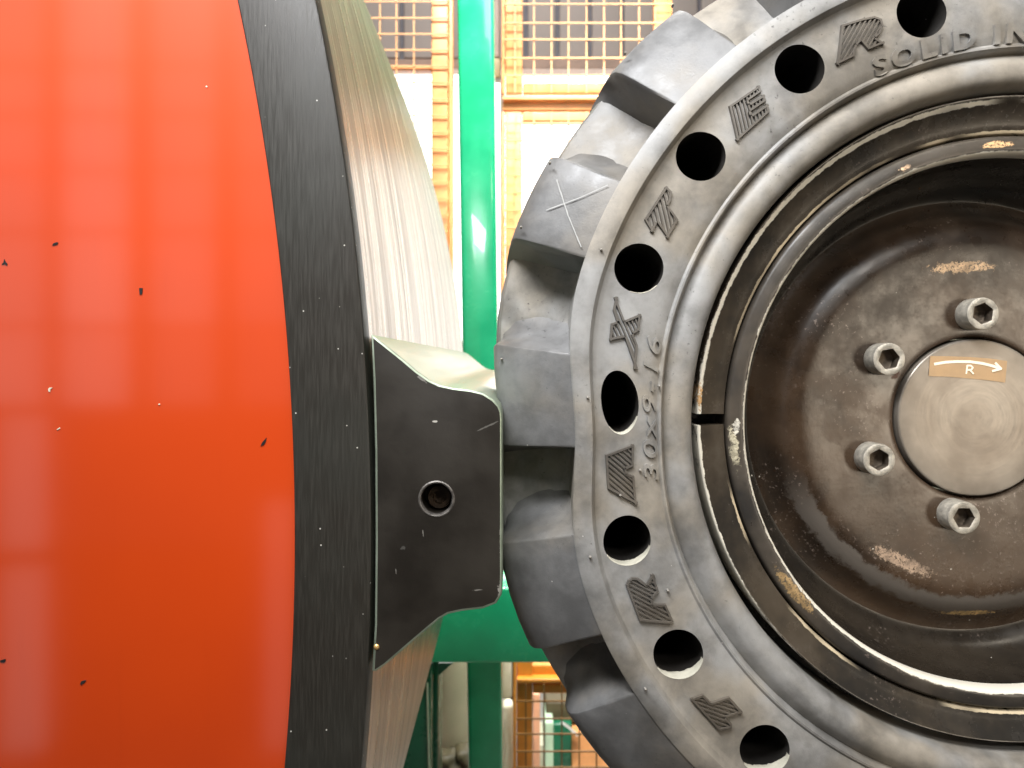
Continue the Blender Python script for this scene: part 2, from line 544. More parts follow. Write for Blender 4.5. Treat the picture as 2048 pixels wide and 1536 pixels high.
R_RED = 5126 * DY / F
bm = bmesh.new()
seg = 300
cen = bm.verts.new((0, 0.004, 0))
ring = [bm.verts.new(((R_RED) * cos(2 * pi * i / 720), 0.004, (R_RED) * sin(2 * pi * i / 720))) for i in range(720)]
mid = [bm.verts.new(((R_RED * .6) * cos(2 * pi * i / 720), 0.004, (R_RED * .6) * sin(2 * pi * i / 720))) for i in range(720)]
for i in range(720):
    j = (i + 1) % 720
    bm.faces.new((ring[i], ring[j], mid[j], mid[i]))
    bm.faces.new((mid[i], mid[j], cen))
side = bm_obj("side_disc", bm, RED, drum, 30)
tag(side, "glossy red-orange painted side of the drum")
bm = bmesh.new()
lathe(bm, [(R_RED, 0.010), (R_RED, 0.0006), (R_RED + 0.0008, 0.0), (DR - 0.0020, 0.0), (DR - 0.0006, 0.0006), (DR, 0.0022), (DR, 0.02)], 720)
rim = bm_obj("rim_band", bm, RIMBLACK, drum, 30)
tag(rim, "black rim band with fine strokes")
bm = bmesh.new()
ys = [0.0203] + [0.02 + (DBACK - DY - 0.02) * i / 30 for i in range(1, 31)]
lathe(bm, [(DR - (0.0 if k else 0.0004), y) for k, y in enumerate(ys)] + [(DR * 0.97, DBACK - DY)], 720)
shell = bm_obj("running_surface", bm, STEEL, drum, 30)
tag(shell, "bright scored steel running surface of the drum")

# paint chips on the red side
def flake(pts, mat, par, name="paint_chip", h=0.0005):
    bm = bmesh.new()
    q = [P(x, y, DY + 0.0035) for x, y in pts]
    prism(bm, [(v.x, v.z) for v in q], DY + 0.0040 - h, DY + 0.0042)
    bm_obj(name, bm, mat, par, None, off=dc)


for pts in [[(104, 491), (106, 487), (113, 484), (116, 485), (114, 489)],
            [(3, 529), (7, 524), (8, 518), (11, 524), (14, 527), (14, 531), (9, 528)],
            [(278, 576), (285, 576), (284, 588), (279, 589)],
            [(521, 892), (524, 885), (533, 875), (531, 884), (527, 890)],
            [(160, 1368), (162, 1363), (168, 1361), (172, 1361), (168, 1366), (162, 1370)],
            [(0, 1324), (0, 1321), (10, 1318), (11, 1322), (8, 1325)]]:
    flake(pts, BLACK, side)
for pts in [[(97, 783), (96, 778), (99, 775), (105, 775), (100, 779), (100, 784)], [(113, 859), (119, 855), (120, 857), (114, 860)],
            [(411, 173), (413, 171), (415, 173), (413, 175)], [(316, 809), (318, 807), (320, 808), (319, 810)]]:
    flake(pts, CREAMP, side)

# cleat bolted across the drum
CY0 = 0.503
outl = [(742, 669), (755, 677), (780, 697), (806, 718), (833, 741), (858, 759), (879, 769), (907, 775), (941, 779), (966, 785), (987, 798), (999, 811), (1004, 824), (1005, 838),
        (1005, 1000), (1005, 1180), (1003, 1191), (992, 1208), (966, 1218), (924, 1223), (896, 1229), (879, 1239), (849, 1264), (808, 1299), (771, 1331), (752, 1344), (744, 1343),
        (749, 1250), (750.5, 1080), (749.5, 900), (746, 760)]
pts = []
cl = [P(x, y, CY0) for x, y in outl]
pts = [(v.x, v.z) for v in cl]
# the hole is cut by bridging two outlines
hc = P(873, 998, CY0)
hr = 32 * CY0 / F


def inset(pts, d):
    n = len(pts)
    ar = sum(pts[i][0] * pts[(i + 1) % n][1] - pts[(i + 1) % n][0] * pts[i][1] for i in range(n))
    sg = 1 if ar > 0 else -1
    out = []
    for i in range(n):
        a, b, c = pts[i - 1], pts[i], pts[(i + 1) % n]
        def nrm(p, q):
            l = hypot(q[0] - p[0], q[1] - p[1])
            return (-(q[1] - p[1]) / l * sg, (q[0] - p[0]) / l * sg)
        n1, n2 = nrm(a, b), nrm(b, c)
        k = 1 + n1[0] * n2[0] + n1[1] * n2[1]
        k = max(k, 0.5)
        out.append((b[0] + (n1[0] + n2[0]) / k * d, b[1] + (n1[1] + n2[1]) / k * d))
    return out


bm = bmesh.new()
loops = []
for dd, yy in [(0, DBACK - 0.004), (0, CY0 + 0.0018), (0.0002, CY0 + 0.0009), (0.0008, CY0 + 0.0002), (0.0017, CY0)]:
    loops.append([bm.verts.new((x, yy, z)) for x, z in inset(pts, dd)])
n = len(pts)
for A, B in zip(loops, loops[1:]):
    for i in range(n):
        f = bm.faces.new((A[i], A[(i + 1) % n], B[(i + 1) % n], B[i]))
        f.material_index = 1
bm.faces.new(loops[0])
hl = []
for yy in (CY0, CY0 + 0.022):
    hl.append([bm.verts.new((hc.x + hr * cos(2 * pi * i / 48), yy, hc.z + hr * sin(2 * pi * i / 48))) for i in range(48)])
for i in range(48):
    bm.faces.new((hl[0][i], hl[0][(i + 1) % 48], hl[1][(i + 1) % 48], hl[1][i]))
bm.faces.new(hl[1])
es = []
for lp_ in (loops[-1], hl[0]):
    for i in range(len(lp_)):
        es.append(bm.edges.get((lp_[i], lp_[(i + 1) % len(lp_)])))
bmesh.ops.triangle_fill(bm, use_beauty=True, edges=es)
cleat = bm_obj("cleat", bm, [CLEATBLACK, CLEATSTEEL], drum, 40, off=dc)
tag(cleat, "black faced steel cleat bolted across the drum surface")


def apply_bool(o, cutter):
    md = o.modifiers.new("b", 'BOOLEAN')
    md.operation = 'DIFFERENCE'
    md.solver = 'EXACT'
    md.object = cutter
    bpy.context.view_layer.update()
    dg = bpy.context.evaluated_depsgraph_get()
    me = bpy.data.meshes.new_from_object(o.evaluated_get(dg))
    o.modifiers.clear()
    o.data = me


# rounded, rubbed lip round the hole and the sunk screw
bm = bmesh.new()
lathe(bm, [(hr + 0.0016, 0.0), (hr + 0.0008, -0.0005), (hr, -0.0002), (hr - 0.0006, 0.0012), (hr - 0.0006, 0.0036)], 48)
for v in bm.verts: v.co += hc
o = bm_obj("hole_lip", bm, m_simple("worn_hole_lip", (0.12, 0.11, 0.10), 0.35, 0.5, 0.5, 200, 0.2), cleat, 40, off=dc)
bm = bmesh.new()
lathe(bm, [(0.0001, 0.0185), (0.0042, 0.0180), (0.0045, 0.0155), (0.0078, 0.0155), (0.0086, 0.0165), (0.0086, 0.022)], 40)
for v in bm.verts: v.co += hc + Vector((0.0004, 0, -0.0015))
bm_obj("screw", bm, m_simple("old_screw", (0.05, 0.03, 0.015), 0.6, 0.3, 0.3, 150, 0.3), cleat, 40, off=dc)
pc = P(753, 1294, CY0)
bm = bmesh.new()
lathe(bm, [(0.0001, -0.0010), (0.0012, -0.0008), (0.0020, -0.0001), (0.0021, 0.001)], 24)
for v in bm.verts: v.co += pc
bm_obj("brass_pin", bm, BRASS, cleat, 60, off=dc)

# ------------------------------------------------------------------ wheel
WC = Vector((545 / F, 0.545, -66 / F))
wheel = empty("wheel", WC, "grey solid rubber industrial wheel with chunky tread pressed against the drum cleat", "wheel")
CLEAT_X = P(1005, 0, CY0).x + 0.0005
CZ1, CZ0 = P(0, 795, CY0).z, P(0, 1203, CY0).z


def deform(r, th):
    """radial squeeze where the cleat presses into the rubber (th in degrees)"""
    t = max(0.0, min(1.0, (r - 0.245) / (0.340 - 0.245)))
    A = 0.0145 * t ** 1.15
    return r - A * exp(-((th + 1.0) / 11.5) ** 2)


def sstep(a, b, x):
    t = max(0, min(1, (x - a) / (b - a)))
    return t * t * (3 - 2 * t)


def wpt(r, th, y):
    """polar point on the tyre -> wheel coordinates, with contact squeeze"""
    th = (th + 180) % 360 - 180
    r2 = deform(r, th)
    t = radians(th)
    x, z = -r2 * cos(t), r2 * sin(t)
    wx, wz = x + WC.x, z + WC.z
    if wx < 0.1:
        k = sstep(CZ1 + 0.012, CZ1 - 0.006, wz) * sstep(CZ0 - 0.008, CZ0 + 0.008, wz)
        lim = CLEAT_X + (0.3385 - r) * 0.10
        if wx < lim:
            wx = wx + (lim - wx) * k
    return Vector((wx - WC.x, y - WC.y, wz - WC.z))


PROF = smooth_prof([(0.2385, 0.575), (0.2388, 0.545), (0.2395, 0.532), (0.2425, 0.5235), (0.2490, 0.5205), (0.2560, 0.5215), (0.2610, 0.5250), (0.2632, 0.5275)], 4)
PROF += [(0.2640, 0.5262), (0.2650, 0.5215), (0.2662, 0.5200), (0.2676, 0.5200), (0.2692, 0.5212)]
PROF += smooth_prof([(0.2740, 0.5190), (0.2850, 0.5176), (0.2990, 0.5176), (0.3110, 0.5186), (0.3190, 0.5180)], 3)
PROF += [(0.3212, 0.5168), (0.3238, 0.5122), (0.3243, 0.5116), (0.3250, 0.5114), (0.3300, 0.5120), (0.3378, 0.5136), (0.3388, 0.5144)]
NFRONT = len(PROF)
PROF += [(0.3386, 0.5200), (0.3378, 0.5330), (0.3372, 0.5500), (0.3382, 0.5560), (0.3420, 0.5595), (0.3520, 0.5670), (0.3680, 0.5730), (0.3820, 0.5780), (0.3885, 0.5825), (0.3908, 0.5900), (0.3914, 0.6290),
         (0.3908, 0.6700), (0.3820, 0.6850), (0.3520, 0.6920), (0.3400, 0.7100), (0.3380, 0.7430), (0.3000, 0.7450), (0.2600, 0.7400), (0.2385, 0.7200)]


def ysurf(r):
    pr = PROF[:NFRONT]
    for (r0, y0), (r1, y1) in zip(pr[28:], pr[29:]):
        if r0 <= r <= r1 and r1 > r0:
            return y0 + (y1 - y0) * (r - r0) / (r1 - r0)
    return 0.5172


def topol(px, py, Y=0.5172):
    """photo pixel on the sidewall plane -> undeformed (r, th)"""
    p = P(px, py, Y) - WC
    r = hypot(p.x, p.z)
    th = degrees(atan2(p.z, -p.x))
    for _ in range(4):
        r += hypot(p.x, p.z) - deform(r, th)
    return r, th


def warp_mesh(me):
    for v in me.vertices:
        r = hypot(v.co.x, v.co.z)
        th = degrees(atan2(v.co.z, -v.co.x))
        v.co = wpt(r, th, v.co.y + WC.y)


bm = bmesh.new()
lathe(bm, [(r, y - WC.y) for r, y in PROF], 400, closed_prof=True)
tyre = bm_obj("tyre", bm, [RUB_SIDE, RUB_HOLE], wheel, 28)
# ring of blind holes
HOLES = [(1844, 25), (1600, 137), (1402, 312), (1278, 536), (1240, 805), (1254, 1081), (1357, 1309), (1530, 1500)]
hth = []
for hx, hy in HOLES:
    r, th = topol(hx, hy)
    hth.append((r, th))
a = hth[-1][1]
while a - 17.8 > -268:
    a -= 17.8
    hth.append((0.2995, a))
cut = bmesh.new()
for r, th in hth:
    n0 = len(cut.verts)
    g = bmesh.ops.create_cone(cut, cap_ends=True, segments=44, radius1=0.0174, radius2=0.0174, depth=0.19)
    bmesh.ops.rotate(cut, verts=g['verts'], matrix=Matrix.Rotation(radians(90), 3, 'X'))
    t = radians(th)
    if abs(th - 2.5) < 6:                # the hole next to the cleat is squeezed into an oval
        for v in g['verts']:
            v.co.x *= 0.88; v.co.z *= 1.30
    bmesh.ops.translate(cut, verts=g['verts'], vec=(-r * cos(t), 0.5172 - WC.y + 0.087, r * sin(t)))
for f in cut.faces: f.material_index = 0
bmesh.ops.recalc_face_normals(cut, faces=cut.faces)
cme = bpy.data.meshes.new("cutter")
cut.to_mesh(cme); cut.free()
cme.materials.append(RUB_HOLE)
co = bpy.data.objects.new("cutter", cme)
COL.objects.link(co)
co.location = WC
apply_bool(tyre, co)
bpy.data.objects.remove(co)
warp_mesh(tyre.data)
tyre.data.set_sharp_from_angle(angle=radians(28))
tag(tyre, "grey rubber tyre with a ring of round holes and raised letters")

# pale crescents: overhead light on the lower hole walls, put into the colour
CRES = m_simple("painted_hole_light", (0.46, 0.44, 0.36), 0.7, 0.0, 0.15, 60, 0.3)
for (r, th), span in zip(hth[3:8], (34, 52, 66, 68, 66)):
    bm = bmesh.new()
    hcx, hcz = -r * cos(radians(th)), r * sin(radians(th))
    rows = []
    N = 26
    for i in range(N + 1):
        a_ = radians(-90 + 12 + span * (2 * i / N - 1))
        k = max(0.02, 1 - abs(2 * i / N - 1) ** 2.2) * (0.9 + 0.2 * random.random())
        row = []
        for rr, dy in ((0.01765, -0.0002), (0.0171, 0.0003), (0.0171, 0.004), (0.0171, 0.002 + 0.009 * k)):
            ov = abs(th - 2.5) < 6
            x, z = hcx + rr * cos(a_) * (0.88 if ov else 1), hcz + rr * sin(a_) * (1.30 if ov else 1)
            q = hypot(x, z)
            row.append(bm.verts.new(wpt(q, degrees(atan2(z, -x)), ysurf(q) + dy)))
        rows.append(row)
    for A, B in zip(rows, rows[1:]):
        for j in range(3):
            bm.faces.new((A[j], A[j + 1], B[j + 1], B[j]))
    bm_obj("light_crescent", bm, CRES, tyre, 40)

# tread lugs: shoulder block running over the crown
PATH = [(0.3380, 0.5146), (0.3470, 0.5190), (0.3600, 0.5255), (0.3740, 0.5325), (0.3850, 0.5390), (0.3902, 0.5455), (0.3926, 0.5530), (0.3938, 0.5640), (0.3940, 0.5760), (0.3938, 0.5960), (0.3926, 0.6150), (0.3900, 0.6290)]
ROOT = [(0.3378, 0.5152), (0.3372, 0.5290), (0.3368, 0.5440), (0.3368, 0.5530), (0.3392, 0.5575), (0.3480, 0.5650), (0.3620, 0.5706), (0.3780, 0.5763), (0.3862, 0.5806), (0.3900, 0.5890), (0.3908, 0.6050), (0.3908, 0.6300)]
DLO = [0.0, 0.5, 0.9, 1.2, 1.3, 1.3, 1.3, 1.2, 0.9, 0.6, 0.4, 0.2]
DHI = [0.05, 1.7, 3.2, 4.3, 4.7, 4.8, 4.6, 3.6, 2.4, 1.5, 0.8, 0.4]


def lug(thc, hw_deg, mirror=False):
    bm = bmesh.new()
    rows = []
    m = len(PATH)
    for i in range(m):
        (r, y), (rb, yb) = PATH[i], ROOT[i]
        u = max(0.0, (y - 0.555) / 0.075)
        sh = -3.5 * u ** 1.3
        lo, hi, w = DLO[i], DHI[i], hw_deg
        row = []
        prof = [(-w - lo, 1.05), (-w - lo * 0.9, 0.92), (-w - lo * 0.45, 0.5), (-w - 0.18 - lo * .04, 0.06), (-w - 0.05, 0.012), (-w + 0.12, 0.0), (-w * 0.5, -0.008), (0, -0.012), (w * 0.5, -0.008), (w - 0.12, 0.0),
                (w + 0.05, 0.012), (w + 0.16 + hi * .02, 0.06), (w + hi * 0.26, 0.42), (w + hi * 0.45, 0.68), (w + hi * 0.68, 0.88), (w + hi, 1.05)]
        for da, k in prof:
            rr, yy = r + (rb - r) * k, y + (yb - y) * k
            if mirror: yy = 2 * 0.629 - yy
            row.append(bm.verts.new(wpt(rr, thc + sh + da, yy)))
        rows.append(row)
    for i in range(m - 1):
        for j in range(len(rows[0]) - 1):
            bm.faces.new((rows[i][j], rows[i + 1][j], rows[i + 1][j + 1], rows[i][j + 1]))
    bm.faces.new(rows[-1])
    bm.faces.new(rows[0][::-1])
    return bm


LUGS = [(46.3, 4.8), (25.2, 4.8), (3.0, 5.5), (-19.3, 6.0), (-39.5, 6.0)]
a = 67.5
while a < 285:
    LUGS.append((a, 5.0))
    a += 21.2
allth = sorted(t for t, _ in LUGS)
for thc, hw in LUGS:
    bm_obj("tread_lug", lug(thc, hw), RUB_LUG, tyre, 32)
for i in range(len(allth)):
    nxt = allth[(i + 1) % len(allth)] + (360 if i + 1 == len(allth) else 0)
    bm_obj("tread_lug", lug((allth[i] + nxt) / 2, 5.2, True), RUB_LUG, tyre, 50)

# moulding nubs on lugs and strip
NUB = bpy.data.meshes.new("vent_nub")
bm = bmesh.new()
lathe(bm, [(0.0001, -0.0030), (0.0006, -0.0028), (0.0009, -0.0020), (0.0009, 0.001)], 10)
bm.to_mesh(NUB); bm.free()
NUB.materials.append(RUB_SIDE)
NUB.polygons.foreach_set("use_smooth", [True] * len(NUB.polygons))
for (px, py, Y) in [(1100, 327, .536), (1042, 455, .537), (1003, 718, .541), (1175, 795, .5122), (1180, 1113, .5122), (1290, 1376, .5122), (1202, 500, .5122), (1345, 12, .538), (1250, 108, .539),
                    (1335, 1180, .5172), (1280, 940, .5176), (1160, 575, .520), (1318, 772, .5185), (1240, 990, .5172)]:
    o = bpy.data.objects.new("vent_nub", NUB)
    COL.objects.link(o)
    o.parent = tyre
    o.location = P(px, py, Y) - WC
# chalk cross on the second lug
for (x0, y0, x1, y1, w) in [(1113, 360, 1136, 432, 3.2), (1136, 432, 1162, 495, 2.6), (1092, 421, 1160, 396, 2.0), (1160, 396, 1215, 371, 1.6)]:
    bm = bmesh.new()
    n = 10
    rows = []
    dx, dy = x1 - x0, y1 - y0
    ln = hypot(dx, dy)
    ox, oy = -dy / ln, dx / ln
    for i in range(n + 1):
        t = i / n
        x, y = x0 + dx * t, y0 + dy * t
        row = []
        for s in (-1, 1):
            ww = w * (0.6 + 0.5 * random.random()) * 0.5
            q = P(x + ox * ww * s, y + oy * ww * s, 0.527) - WC
            r = hypot(q.x, q.z)
            th = degrees(atan2(q.z, -q.x))
            # surface depth of the lug face at this radius
            yy = 0.53
            for (ra, ya), (rb, yb) in zip(PATH, PATH[1:]):
                if ra <= r <= rb and rb > ra:
                    yy = ya + (yb - ya) * (r - ra) / (rb - ra)
            q = P(x + ox * ww * s, y + oy * ww * s, yy) - WC
            r = hypot(q.x, q.z)
            for (ra, ya), (rb, yb) in zip(PATH, PATH[1:]):
                if ra <= r <= rb and rb > ra:
                    yy = ya + (yb - ya) * (r - ra) / (rb - ra)
            row.append(bm.verts.new(Vector((q.x, yy - 0.0016 - WC.y, q.z))))
        rows.append(row)
    for a, b in zip(rows, rows[1:]):
        bm.faces.new((a[0], b[0], b[1], a[1]))
    bm_obj("chalk_mark", bm, CHALK, tyre, None)


# raised, hatched letters
def letter(outline, hdir, step=8.2, sub=True):
    bm = bmesh.new()
    n = len(outline)
    area = sum(outline[i][0] * outline[(i + 1) % n][1] - outline[(i + 1) % n][0] * outline[i][1] for i in range(n))
    sg = 1 if area > 0 else -1

    def v3(x, y, h):
        r, th = topol(x, y)
        return bm.verts.new(wpt(r, th, ysurf(r) - h))

    def bar(a, b, w, h0, h1, side=None):
        dx, dy = b[0] - a[0], b[1] - a[1]
        ln = hypot(dx, dy)
        if ln < 1.5: return
        ux, uy = dx / ln, dy / ln
        nx, ny = -uy * sg, ux * sg
        m_ = max(1, int(ln / 14))
        lo, hi = (0, w) if side else (-w / 2, w / 2)
        prev = None
        for i in range(m_ + 1):
            t = i / m_
            x, y = a[0] + dx * t, a[1] + dy * t
            q = [v3(x + nx * (lo - 0.8), y + ny * (lo - 0.8), -0.0006), v3(x + nx * (lo + 0.3), y + ny * (lo + 0.3), h1),
                 v3(x + nx * (hi - 0.3), y + ny * (hi - 0.3), h1), v3(x + nx * (hi + 0.8), y + ny * (hi + 0.8), -0.0006)]
            if prev:
                for k in range(3):
                    bm.faces.new((prev[k], prev[k + 1], q[k + 1], q[k]))
            else:
                bm.faces.new(q)
            prev = q
        bm.faces.new(prev[::-1])

    for i in range(n):
        bar(outline[i], outline[(i + 1) % n], 4.6, 0, 0.0021 + 0.00006 * (i % 4), True)
    # hatch
    L = hypot(*hdir)
    ux, uy = hdir[0] / L, hdir[1] / L
    nx, ny = -uy, ux
    ds = [x * nx + y * ny for x, y in outline]
    d = min(ds) + step * 0.9
    while d < max(ds) - 2:
        cr = []
        for i in range(n):
            a, b = outline[i], outline[(i + 1) % n]
            da, db = a[0] * nx + a[1] * ny - d, b[0] * nx + b[1] * ny - d
            if da * db < 0:
                t = da / (da - db)
                x, y = a[0] + (b[0] - a[0]) * t, a[1] + (b[1] - a[1]) * t
                cr.append((x * ux + y * uy, x, y))
        cr.sort()
        for p, q in zip(cr[0::2], cr[1::2]):
            if q[0] - p[0] > 8:
                bar((p[1] + ux * 4, p[2] + uy * 4), (q[1] - ux * 4, q[2] - uy * 4), 3.6, 0, 0.0017)
        d += step
    return bm_obj("raised_letter", bm, RUB_DARK, tyre, 20)


letter([(1381, 1398), (1405, 1388), (1421, 1404), (1457, 1392), (1484, 1423), (1451, 1434), (1463, 1447), (1462, 1455), (1438, 1461)], (1, .34))
letter([(1252, 1171), (1256, 1160), (1264, 1154), (1275, 1155), (1292, 1168), (1305, 1147), (1317, 1181), (1304, 1197), (1306, 1207), (1331, 1207), (1346, 1241), (1340, 1246), (1279, 1242)], (1, .50))
letter([(1211, 910), (1267, 888), (1267, 932), (1252, 938), (1254, 946), (1268, 952), (1273, 1008), (1215, 977)], (1, .85))
letter([(1232, 593), (1239, 614), (1249, 641), (1281, 628), (1278, 662), (1266, 668), (1275, 690), (1271, 738), (1249, 675), (1219, 681), (1222, 647), (1233, 643), (1226, 620)], (.42, 1), 7.4)
letter([(1289, 439), (1332, 372), (1344, 384), (1341, 401), (1336, 412), (1356, 440), (1335, 477), (1314, 446), (1304, 465)], (.22, 1))
letter([(1458, 212), (1518, 171), (1522, 184), (1496, 202), (1498, 208), (1527, 190), (1531, 203), (1500, 224), (1502, 231), (1534, 209), (1538, 225), (1473, 283)], (.22, 1), 7.6)
letter([(1683, 50), (1722, 38), (1748, 33), (1762, 39), (1765, 54), (1758, 70), (1749, 77), (1767, 88), (1735, 101), (1720, 84), (1712, 92), (1707, 114), (1672, 131)], (.5, -.87), 7.6)


# moulded text
def ring_text(txt, r0, th0, th1, size, ext, shear=0.0, offset=0.0, xs=1.0, h=0.0014, mat=None):
    cu = bpy.data.curves.new("text", 'FONT')
    cu.body = txt
    cu.size = size
    cu.shear = shear
    cu.offset = offset
    cu.extrude = 1.0
    cu.space_character = xs
    cu.resolution_u = 4
    to = bpy.data.objects.new("text", cu)
    COL.objects.link(to)
    bpy.context.view_layer.update()
    me = bpy.data.meshes.new_from_object(to.evaluated_get(bpy.context.evaluated_depsgraph_get()))
    bpy.data.objects.remove(to)
    x0 = min(v.co.x for v in me.vertices)
    x1 = max(v.co.x for v in me.vertices)
    bm = bmesh.new()
    bm.from_mesh(me)
    bmesh.ops.triangulate(bm, faces=bm.faces)
    # split in loose glyphs: one piece per character
    seen = set()
    glyphs = []
    for v in bm.verts:
        if v in seen: continue
        st = [v]; comp = []
        seen.add(v)
        while st:
            a = st.pop(); comp.append(a)
            for e in a.link_edges:
                b = e.other_vert(a)
                if b not in seen:
                    seen.add(b); st.append(b)
        glyphs.append(set(comp))
    for comp in glyphs:
        b2 = bmesh.new()
        mp = {}
        for v in comp:
            th = th0 + (v.co.x - x0) / (x1 - x0) * (th1 - th0)
            r = r0 + v.co.y
            mp[v] = b2.verts.new(wpt(r, th, ysurf(r) - (h if v.co.z > 0 else -0.0008)))
        for f in bm.faces:
            if f.verts[0] in comp:
                try: b2.faces.new([mp[v] for v in f.verts])
                except ValueError: pass
        bm_obj("raised_character", b2, mat, tyre, 25)
    bm.free()


ring_text("30x9-16", 0.2703, -8.2, 13.0, 0.0165, 0.002, shear=0.2, offset=0.0001, xs=1.15, h=0.0019, mat=RUB_SIDE)
ring_text("SOLID IN", 0.2692, 65.3, 88.8, 0.0172, 0.002, offset=0.0007, xs=1.28, h=0.0019, mat=RUB_SIDE)

# lock ring with its gap
GAP = 1.1
bm = bmesh.new()
lp = [(r, y - WC.y) for r, y in [(0.2160, 0.580), (0.2122, 0.580), (0.2122, 0.5460), (0.2126, 0.5445), (0.2138, 0.5436), (0.2180, 0.5424), (0.2240, 0.5400), (0.2300, 0.5364), (0.2326, 0.5346), (0.2336, 0.5344), (0.2344, 0.5352), (0.2348, 0.5375), (0.2348, 0.580)]]
lathe(bm, lp, 300, GAP * 1.0 - 0.05 + 0.0, 360 - GAP + 0.05, closed_prof=True)
bmesh.ops.rotate(bm, verts=bm.verts, matrix=Matrix.Rotation(radians(0.6), 3, 'Y'))
for v in bm.verts:                      # the ring hangs a little high in its groove
    rr = hypot(v.co.x, v.co.z)
    k = 1 + 0.0035 * (v.co.z / rr) * max(0, (rr - 0.2146) / 0.02) / rr
    v.co.x *= k; v.co.z *= k
lock = bm_obj("lock_ring", bm, LOCK, wheel, 30)
tag(lock, "split black lock ring with chipped pale edges")
# black seat behind the ring gap
bm = bmesh.new()
lathe(bm, [(0.2384, 0.024), (0.2384, 0.028), (0.2110, 0.028), (0.2110, 0.024)], 200)
bm_obj("ring_seat", bm, BARREL, wheel, 30)

# rolled rim lip and barrel
bm = bmesh.new()
lp = smooth_prof([(0.2110, 0.575), (0.2112, 0.554), (0.2108, 0.5462), (0.2094, 0.5432), (0.2066, 0.5420), (0.2020, 0.5412), (0.1992, 0.5416), (0.1974, 0.5440), (0.1968, 0.5490), (0.1974, 0.5560)], 5)
lathe(bm, [(r, y - WC.y) for r, y in lp], 300)
lipo = bm_obj("rim_lip", bm, LIPM, wheel, 40)
tag(lipo, "rolled inner lip of the rim, paint chipped at its edge")
bm = bmesh.new()
lp = [(0.1974, 0.5555), (0.1966, 0.562)] + smooth_prof([(0.1960, 0.566), (0.1952, 0.578), (0.1915, 0.594), (0.1850, 0.6035), (0.1760, 0.6083), (0.1700, 0.6085)], 4)
lathe(bm, [(r, y - WC.y) for r, y in lp], 240)
bm_obj("rim_barrel", bm, BARREL, wheel, 40)

# dished disc
bm = bmesh.new()
lp = [(0.0640, 0.640), (0.0640, 0.6030), (0.0648, 0.6012)] + smooth_prof([(0.0665, 0.6006), (0.0900, 0.6000), (0.1150, 0.5995), (0.1340, 0.5990), (0.1420, 0.5996), (0.1500, 0.6020), (0.1570, 0.6065), (0.1640, 0.6130), (0.1700, 0.6170), (0.1760, 0.6190)], 5)
lathe(bm, [(r, y - 0.0105 - WC.y) for r, y in lp], 240)
disc = bm_obj("wheel_disc", bm, DISCM, wheel, 40)
tag(disc, "dark brown dished wheel disc with rubbed copper patches")

# hub cap
bm = bmesh.new()
lp = [(0.0001, 0.5955), (0.0200, 0.5955), (0.0400, 0.5955), (0.0600, 0.5955), (0.0612, 0.5957), (0.0619, 0.5963), (0.0622, 0.5974), (0.0622, 0.640)]
lathe(bm, [(r, y - 0.0085 - WC.y) for r, y in lp], 160)
hub = bm_obj("hub_cap", bm, HUB, wheel, 30)
tag(hub, "flat turned steel hub cap with a rotation arrow sticker")

# sticker: film, arrow and letter R
HY = 0.5867
bm = bmesh.new()


def flat(poly, dy, mi):
    vs = [bm.verts.new(P(x, y, HY) - WC + Vector((0, -dy, 0))) for x, y in poly]
    f = bm.faces.new(vs)
    f.material_index = mi


def hx(pts): return pts


top = [(1860, 712), (1900, 712.6), (1940, 714), (1980, 717), (2014, 722)]
bot = [(2010, 765), (1980, 761), (1940, 757), (1900, 753.5), (1857, 752)]
flat(top + bot, 0.0002, 0)


def stroke(pl, w, dy):
    for (a, b) in zip(pl, pl[1:]):
        dx, dy_ = b[0] - a[0], b[1] - a[1]
        ln = hypot(dx, dy_)
        ox, oy = -dy_ / ln * w / 2, dx / ln * w / 2
        ex, ey = dx / ln * w * .25, dy_ / ln * w * .25
        flat([(a[0] - ex + ox, a[1] - ey + oy), (b[0] + ex + ox, b[1] + ey + oy), (b[0] + ex - ox, b[1] + ey - oy), (a[0] - ex - ox, a[1] - ey - oy)], dy, 1)
        dy += 0.00003


stroke([(1869, 728), (1890, 724.5), (1915, 723), (1940, 723.5), (1965, 727), (1985, 732), (1999, 737)], 5.4, 0.0004)
stroke([(1990, 726), (2001, 737.5), (1984, 742)], 4.6, 0.0007)
stroke([(1932, 747), (1934, 731), (1941, 731), (1945, 735), (1942, 739.5), (1934, 740)], 3.2, 0.0004)
stroke([(1939, 740), (1945.5, 747.5)], 3.2, 0.0008)
stk = bm_obj("direction_sticker", bm, [STICK, STICKW], hub, None)
tag(stk, "small orange sticker with a pale curved arrow and the letter R")

# socket head bolts
def bolt(th, spin, bc):
    bm = bmesh.new()
    R, ri, L = 0.0126, 0.0088, 0.0270
    n = 48
    hexr = lambda t: 0.0074 / cos(((t + pi / 6 + radians(spin)) % (pi / 3)) - pi / 6)
    rows = []
    for i in range(n):
        t = 2 * pi * i / n
        h = hexr(t)
        rows.append([bm.verts.new((r * cos(t), y, r * sin(t))) for r, y in [(R, L), (R, 0.0012), (R - 0.0003, 0.0004), (R - 0.0012, 0), (h + 0.0009, 0), (h, 0.0005), (h * 0.99, 0.010)]])
    cn = bm.verts.new((0, 0.0125, 0))
    for i in range(n):
        A, B = rows[i], rows[(i + 1) % n]
        for j in range(6):
            f = bm.faces.new((A[j], A[j + 1], B[j + 1], B[j]))
            f.material_index = 1 if j >= 5 else 0
        f = bm.faces.new((A[6], cn, B[6])); f.material_index = 1
    o = bm_obj("bolt", bm, [BOLT, BOLTIN], wheel, 35)
    o.location = bc - WC
    return o


